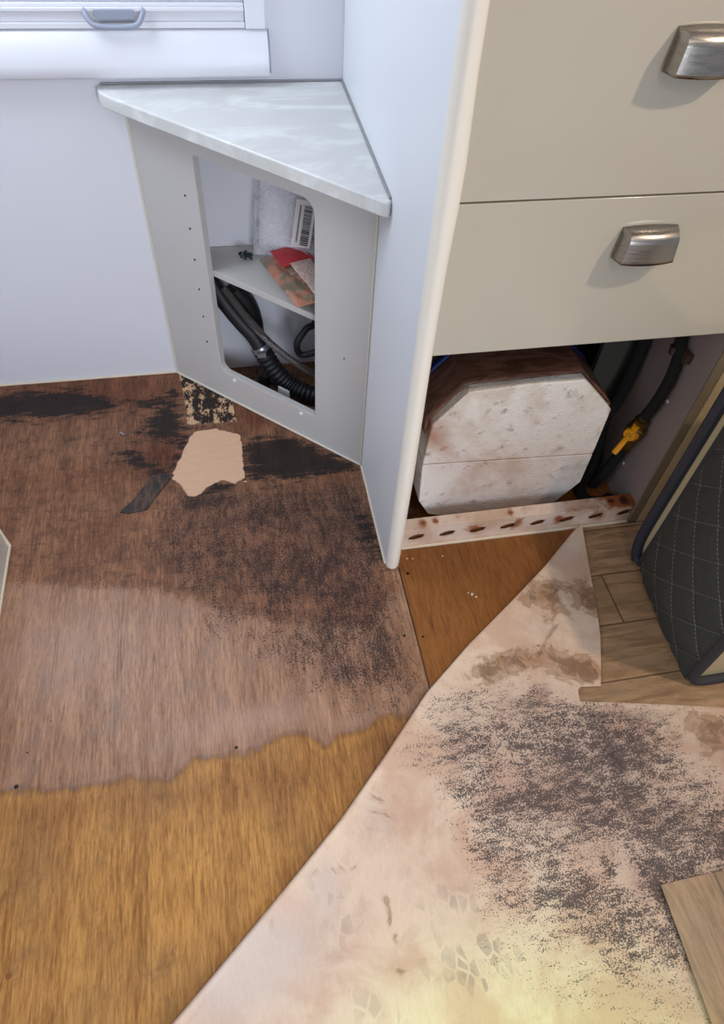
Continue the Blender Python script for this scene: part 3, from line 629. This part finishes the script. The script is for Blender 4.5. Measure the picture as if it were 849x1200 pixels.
for i, q in enumerate(base):
    a = Vector(base[max(i-1, 0)]); b = Vector(base[min(i+1, len(base)-1)]); d = (b-a).normalized(); ins.append((q[0]+d.y*.012-(.006 if i == len(base)-1 else 0), q[1]-d.x*.012))
poly = ins+[(.786, .892), (XR+.02, .890), (1.25, .890), (1.25, -.8), (-.3, -.8)]
o = obj('printed_face', prism(poly, .0022, lambda a, b, t: Vector((a, b, .0004+t))), vinyl('wood_print_vinyl'), vs, smooth=False); o['label'] = 'grey-brown wood print lying face up'
# folded-back flap
Lp = foldpx
def lerp_at(L, py):
    for (x0, y0), (x1, y1) in zip(L, L[1:]):
        if min(y0, y1) <= py <= max(y0, y1): t = (py-y0)/(y1-y0) if y1 != y0 else 0; return x0+(x1-x0)*t
    return L[-1][0]
rightpx = [(682, 614), (690, 655), (698, 700), (704, 745), (705, 775), (705, 804)]
right2 = [(678, 806), (679, 813), (681, 821)]
rows_px = [614.2]+list(np.linspace(617, 803.5, 62))+[804.5, 808, 813, 818, 821.5, 823, 825, 828]+list(np.linspace(834, 1385, 150))
def right_x(py):
    if py <= 804: return lerp_at(rightpx, py)
    if py <= 821.6: return lerp_at(right2, py)
    if py < 828.5: return 681+(849-681)*((py-821)/7.0)**1.0
    return 1080
R_ = .0068; NC = 220
bm = bmesh.new(); grid = []
for py in rows_px:
    zz = .009
    lp = at(lerp_at(Lp, py), py, 2, R_); rp_ = at(max(right_x(py), lerp_at(Lp, py)+2), py, 2, zz)
    w_ = (rp_.xy-lp.xy).length; d = (rp_.xy-lp.xy).normalized() if w_ > 1e-6 else Vector((1, 0))
    row = []; r_ = min(R_, w_*.35+.0005)
    for kk in range(7):
        a = -math.pi*.38+math.pi*.88*kk/6
        row.append((lp.x+d.x*r_*(1-math.cos(a)), lp.y+d.y*r_*(1-math.cos(a)), r_+r_*math.sin(a)))
    for j in range(1, NC+1):
        t = j/NC; s = r_+(w_-r_)*t; x = lp.x+d.x*s; y = lp.y+d.y*s
        h = .0060+.0072*math.exp(-s/.035)+.0014*math.sin(x*9+y*5)+.0012*math.sin(x*17-y*13)
        e = math.hypot(x-.800, y-.60); h += .012*math.exp(-(e/.10)**2)*(1 if py < 806 else .15)
        row.append((x, y, max(h, .0048)))
    grid.append([bm.verts.new(q) for q in row])
for a, b in zip(grid, grid[1:]):
    for j in range(len(a)-1): bm.faces.new((a[j], a[j+1], b[j+1], b[j]))
k = NT('stained_vinyl_backing', .62)
n = k.noise(7, 5, .6, dist=.6); fib = k.noise(240, 3, .7, vec=k.map((1, .3, 1)))
c = k.mix(k.ramp(n, .4, .62), srgb(230, 204, 178), srgb(212, 176, 150)); c = k.mix(k.ma('MULTIPLY', k.attr('pale'), .8), c, srgb(212, 196, 184))
tn = k.noise(16, 6, .65, dist=1.2)
bf = k.ramp(k.ma('ADD', k.ma('MULTIPLY', k.attr('brown'), .50), k.ma('MULTIPLY', k.ma('SUBTRACT', tn, .5), 1.5)), .12, .75)
c = k.mix(k.ma('MULTIPLY', bf, .80), c, srgb(160, 114, 72))
ring = k.ma('MULTIPLY', k.ramp(k.ma('ABSOLUTE', k.ma('SUBTRACT', bf, .42)), 0, .22, 1, 0), k.ramp(k.attr('brown'), .1, .5))
c = k.mix(k.ma('MULTIPLY', ring, .40), c, srgb(122, 80, 50))
c = k.mix(k.ma('MULTIPLY', k.ramp(k.ma('ADD', k.ma('MULTIPLY', k.attr('brown'), .4), k.noise(34, 5, .7, dist=.8)), .82, .98), .6), c, srgb(104, 74, 50))
vo = k.voro(58, 'DISTANCE_TO_EDGE', vec=k.map((1, .62, 1), (0, 0, .5))); vc = k.voro(58, 'F1', vec=k.map((1, .62, 1), (0, 0, .5)), out='Color'); sp2 = k.n('SeparateColor'); k.put(sp2.inputs[0], vc)
tread = k.ma('MULTIPLY', k.ma('MULTIPLY', k.ramp(vo, .05, .12), k.ramp(sp2.outputs[0], .35, .8)), k.attr('print'))
c = k.mix(k.ma('MULTIPLY', k.ma('MULTIPLY', tread, k.ramp(k.noise(12, 4), .35, .6)), .55), c, srgb(138, 120, 112))
c = k.mix(k.ma('MULTIPLY', k.ramp(k.attr('haze'), .0, 1.), .55), c, srgb(166, 138, 128)); c = k.mix(k.ma('MULTIPLY', k.ramp(k.ma('ADD', k.attr('smear'), k.ma('MULTIPLY', k.ma('SUBTRACT', k.noise(30, 5, .7), .5), 1.2)), .1, 1.1), .8), c, srgb(84, 66, 68))
sp_ = k.noise(390, 2, .7); st2 = k.noise(75, 5, .75, vec=k.map((.40, 1, 1), (0, 0, -.10))); st3 = k.noise(18, 4, .7, vec=k.map((.6, 1, 1)))
sel = k.ma('ADD', k.ma('MULTIPLY', sp_, .46), k.ma('ADD', k.ma('MULTIPLY', st2, .36), k.ma('MULTIPLY', st3, .18)))
dn = k.attr('mould'); thr = k.ma('SUBTRACT', .596, k.ma('MULTIPLY', dn, .118))
ms = k.ma('MULTIPLY', k.ramp(k.ma('SUBTRACT', sel, thr), -.014, .022), k.ramp(dn, .04, .25))
c = k.mix(k.ma('MULTIPLY', ms, .9), c, srgb(60, 48, 51))
c = k.mix(k.ramp(fib, .3, .8, 0, .10), c, srgb(120, 100, 90))
k.col(c); k.bump(k.ma('ADD', k.ma('MULTIPLY', fib, .4), n), .25, .002)
flap = obj('folded_flap', bm, k.done(), vs, ang=180); flap['label'] = 'cream backing, brown-stained, with dense dark mould speckles'
P = verts_xy(flap)[:, :2]
mp = soft(sdf(P, fl((492, 832), (520, 808), (560, 812), (625, 800), (660, 825), (700, 826), (790, 838), (800, 880), (849, 915), (960, 960), (960, 1040), (840, 1060), (800, 1110), (740, 1120), (680, 1092), (600, 1070), (575, 1040), (545, 980), (520, 925), (500, 875))), .045)*.66
mp += soft(sdf(P, fl((560, 1040), (960, 960), (960, 1300), (760, 1240), (640, 1180), (560, 1120))), .05)*.22
mp += blobs(P, [(700, 880, .13, .08, .42), (640, 830, .05, .03, .30), (620, 950, .10, .05, .22), (740, 960, .08, .10, .30), (700, 930, .03, .12, .25), (580, 870, .10, .04, .2), (820, 980, .10, .06, .3), (760, 1120, .12, .06, .30), (480, 880, .03, .05, .30), (630, 760, .06, .008, .35), (610, 1110, .1, .05, .1)])
mp *= 1-.8*np.clip(blobs(P, [(735, 1030, .022, .05, 1.0), (680, 805, .02, .012, 1.)]), 0, 1)
mp += .16*np.clip(blobs(P, [(590, 1000, .09, .05, 1.), (560, 930, .06, .06, .8), (660, 1060, .12, .03, .7)]), 0, 1)
set_attr(flap, 'mould', np.clip(mp, 0, 1.1))
set_attr(flap, 'brown', np.clip(blobs(P, [(640, 700, .07, .06, 1.0), (690, 700, .03, .07, 1.1), (610, 775, .09, .03, 1.1), (670, 785, .05, .03, 1.2), (560, 790, .05, .02, .6), (645, 740, .04, .03, .5), (690, 790, .03, .03, .9), (835, 860, .07, .05, 1.3), (450, 950, .06, .05, .45), (400, 1020, .05, .01, .6), (460, 1090, .008, .10, .7), (580, 800, .05, .02, .6), (540, 860, .04, .05, .3)]), 0, 1.2))
set_attr(flap, 'smear', np.clip(blobs(P, [(715, 880, .018, .05, .9), (733, 940, .014, .05, .8), (700, 840, .06, .018, .7), (760, 840, .05, .02, .5), (600, 830, .05, .03, .3), (640, 815, .02, .02, .5), (800, 960, .06, .05, .45), (700, 950, .04, .05, .3), (745, 1035, .010, .02, .4)]), 0, 1.2))
set_attr(flap, 'pale', np.clip(blobs(P, [(320, 1110, .08, .06, 1), (380, 1040, .03, .05, .8), (440, 960, .03, .04, .5), (660, 650, .05, .03, .6), (260, 1160, .08, .06, .8), (640, 735, .03, .02, .6)]), 0, 1))
set_attr(flap, 'print', np.clip(blobs(P, [(395, 1065, .035, .07, .9), (530, 1080, .07, .09, 1.0), (570, 1140, .08, .06, .8), (500, 960, .04, .06, .5), (440, 1190, .06, .04, .5), (800, 850, .06, .03, .4)]), 0, 1))
set_attr(flap, 'haze', np.clip(soft(sdf(P, fl((500, 815), (640, 790), (780, 830), (900, 880), (900, 1050), (760, 1080), (700, 1010), (640, 1000), (560, 960), (515, 880))), .06)*.55+blobs(P, [(700, 900, .10, .08, .4), (540, 1080, .06, .10, .25)]), 0, 1))

# corner of another vinyl piece, print upwards, on the backing
oc = [at(775, 1037, 2, .016).xy, at(812, 1028, 2, .016).xy, at(852, 1019.5, 2, .016).xy, Vector((.90, .143)), Vector((.90, -.35)), Vector((.588, -.35)), at(836, 1202, 2, .016).xy, at(803, 1112, 2, .016).xy]
o = obj('vinyl_offcut', prism([tuple(q) for q in oc], .0024, lambda a, b, t: Vector((a, b, .0135+t))), vinyl('offcut_wood_print', 1., (.86, .86, .80)), smooth=False)
tag(o, 'square corner of wood-print vinyl lying print side up over the stained backing', 'vinyl piece')

# torn scrap of dark veneer
sc = [at(x, y, 2, .002).xy for x, y in ((204, 556), (190, 556), (178, 559), (170, 568), (158, 584), (141, 600), (150, 602), (172, 597), (183, 582), (196, 566))]
k = NT('dark_wet_veneer', .5); n = k.noise(70, 4, .7, vec=k.map((1, .3, 1))); k.col(k.mix(k.ramp(n, .4, .66), srgb(28, 22, 21), srgb(84, 60, 44)))
sc_o = obj('veneer_scrap', prism([tuple(q) for q in sc], .0022, lambda a, b, t: Vector((a, b, .0003+t))), k.done(), smooth=False)
tag(sc_o, 'torn strip of blackened veneer on the plywood left of the bare patch', 'veneer scrap')

# crumbs of foam beside the partition foot
cm = plain('crumb', (216, 196, 168), .8)
for i, (x, y, r) in enumerate(((477, 655, .0022), (484, 655, .0020), (519, 652, .0018), (553, 697, .0035), (558, 700, .0026), (549, 695, .0022), (288, 565, .0028))):
    p = at(x, y, 2, 0); bm = bmesh.new(); bmesh.ops.create_icosphere(bm, subdivisions=1, radius=r)
    for v in bm.verts: v.co = Vector((p.x, p.y, r*.7))+Vector((v.co.x*random.uniform(.8, 1.6), v.co.y*random.uniform(.8, 1.2), v.co.z*.7))
    o = obj('foam_crumb', bm, cm)
    if i < 6: tag(o, 'tiny pale crumb on the plywood in front of the rusty rail', 'crumb', 'crumbs in front of the base rail')
    else: tag(o, 'single pale crumb at the edge of the bare plywood patch', 'crumb')
bm = tube([at(141, 507, 2, .004), at(146, 510, 2, .003)], .0028, 8, smooth=False); o = obj('loose_screw', bm, M['steel']); tag(o, 'small loose steel screw on the dark stained plywood near the wall', 'screw')

# white cabinet at the left edge of the picture
lc = empty('side_cabinet', (-.75, .9, 0), 'white cabinet corner at the left edge with cream floor sealant', 'cabinet')
pts = [(-.552, 1.030), (-.662, 1.214), (-1.2, 1.214), (-1.2, .2), (-.552, .2)]
obj('body', prism(pts, .42, lambda a, b, t: Vector((a, b, t))), M['white'], lc, bevel=.002)
obj('sealant_bead', tube([(-.660, 1.217, .003), (-.549, 1.031, .003), (-.549, .2, .003)], .0035, 8, smooth=False), M['bead'], lc)
obj('corner_bead', tube([(-.551, 1.031, 0), (-.551, 1.031, .42)], .0025, 8, smooth=False), M['bead'], lc)

# ------------------------------------------------------------------ quilted cushion standing on edge
cu = empty('quilted_cushion', (.95, .63, 0), 'black quilted mesh cushion with charcoal piping and cream ends on the vinyl', 'cushion')
CH = .52
def left_pt(t, z):   # t 0..1 from the far edge to the near edge of the quilted face
    y = .770+(.487-.770)*t; bul = .020*math.sin(math.pi*t)**.7*min(1, (z+.03)/.10)
    return Vector((.862-.024*t-bul, y, z))
k = NT('black_quilted_mesh', .85); sxn = k.n('NewGeometry').outputs['Position']; s3 = k.n('SeparateXYZ'); k.put(s3.inputs[0], sxn)
dots = k.ma('MULTIPLY', k.ma('SINE', k.ma('MULTIPLY', s3.outputs[1], 1500)), k.ma('SINE', k.ma('MULTIPLY', s3.outputs[2], 1500)))
stq = k.attr('stitch'); dash = k.ramp(k.ma('SINE', k.ma('MULTIPLY', s3.outputs[2], 1000)), -.6, .2)
c = k.mix(k.ramp(dots, -.6, .6), srgb(42, 44, 42), srgb(80, 82, 76)); c = k.mix(k.ma('MULTIPLY', k.ramp(stq, .2, .7), k.ma('MULTIPLY', dash, .5)), c, srgb(185, 185, 175))
k.col(c); k.bump(dots, .4, .001); M['quilt'] = k.done()
bm = bmesh.new(); NI, NJ = 160, 260; g = []; sv = []
def qd(y, z, f):   # distance to the two families of stitch lines
    a = (y-z-.416)/.107; b = (y+z-.865)/.098
    fa = abs(a-round(a))*.076; fb = abs(b-round(b))*.070; return fa, fb
for i in range(NI+1):
    row = []
    for j in range(NJ+1):
        t = i/NI; z = .004+(CH-.004)*j/NJ; p = left_pt(t, z); fa, fb = qd(p.y, z, 0)
        puff = .0055*min(1, fa/.016)**.5*min(1, fb/.018)**.5
        row.append(bm.verts.new(p+Vector((-puff, 0, 0)))); sv.append(max(math.exp(-(fa/.0016)**2), .62*math.exp(-(fb/.0014)**2)))
    g.append(row)
for i in range(NI):
    for j in range(NJ): bm.faces.new((g[i][j], g[i+1][j], g[i+1][j+1], g[i][j+1]))
bm.verts.index_update()
qf = obj('quilted_face', bm, M['quilt'], cu, ang=180); set_attr(qf, 'stitch', sv)
# body
fp = [(.8655, .770), (.853, .797), (.866, .812), (1.12, .812), (1.12, .478), (.846, .482), (.843, .487)]
obj('body', prism(fp, CH-.006, lambda a, b, t: Vector((a, b, .003+t))), M['vinylcream'], cu, bevel=.006)
o = obj('front_piping', tube([(1.12, .474, .012), (.95, .474, .012), (.870, .475, .010), (.846, .478, .016), (.838, .481, .036), (.838, .482, .10), (.838, .482, .3), (.838, .482, CH)], .0105, 12), M['greypipe'], cu)
o = obj('back_piping', tube([(.860, .770, .006), (.862, .770, .10), (.862, .770, .3), (.862, .770, CH)], .0065, 12), M['greypipe'], cu)
o = obj('navy_piping', tube([(.856, .778, .013), (.853, .788, .03), (.851, .797, .08), (.851, .799, .2), (.851, .799, CH)], .0125, 12), M['navy'], cu); o['label'] = 'thick navy piping'
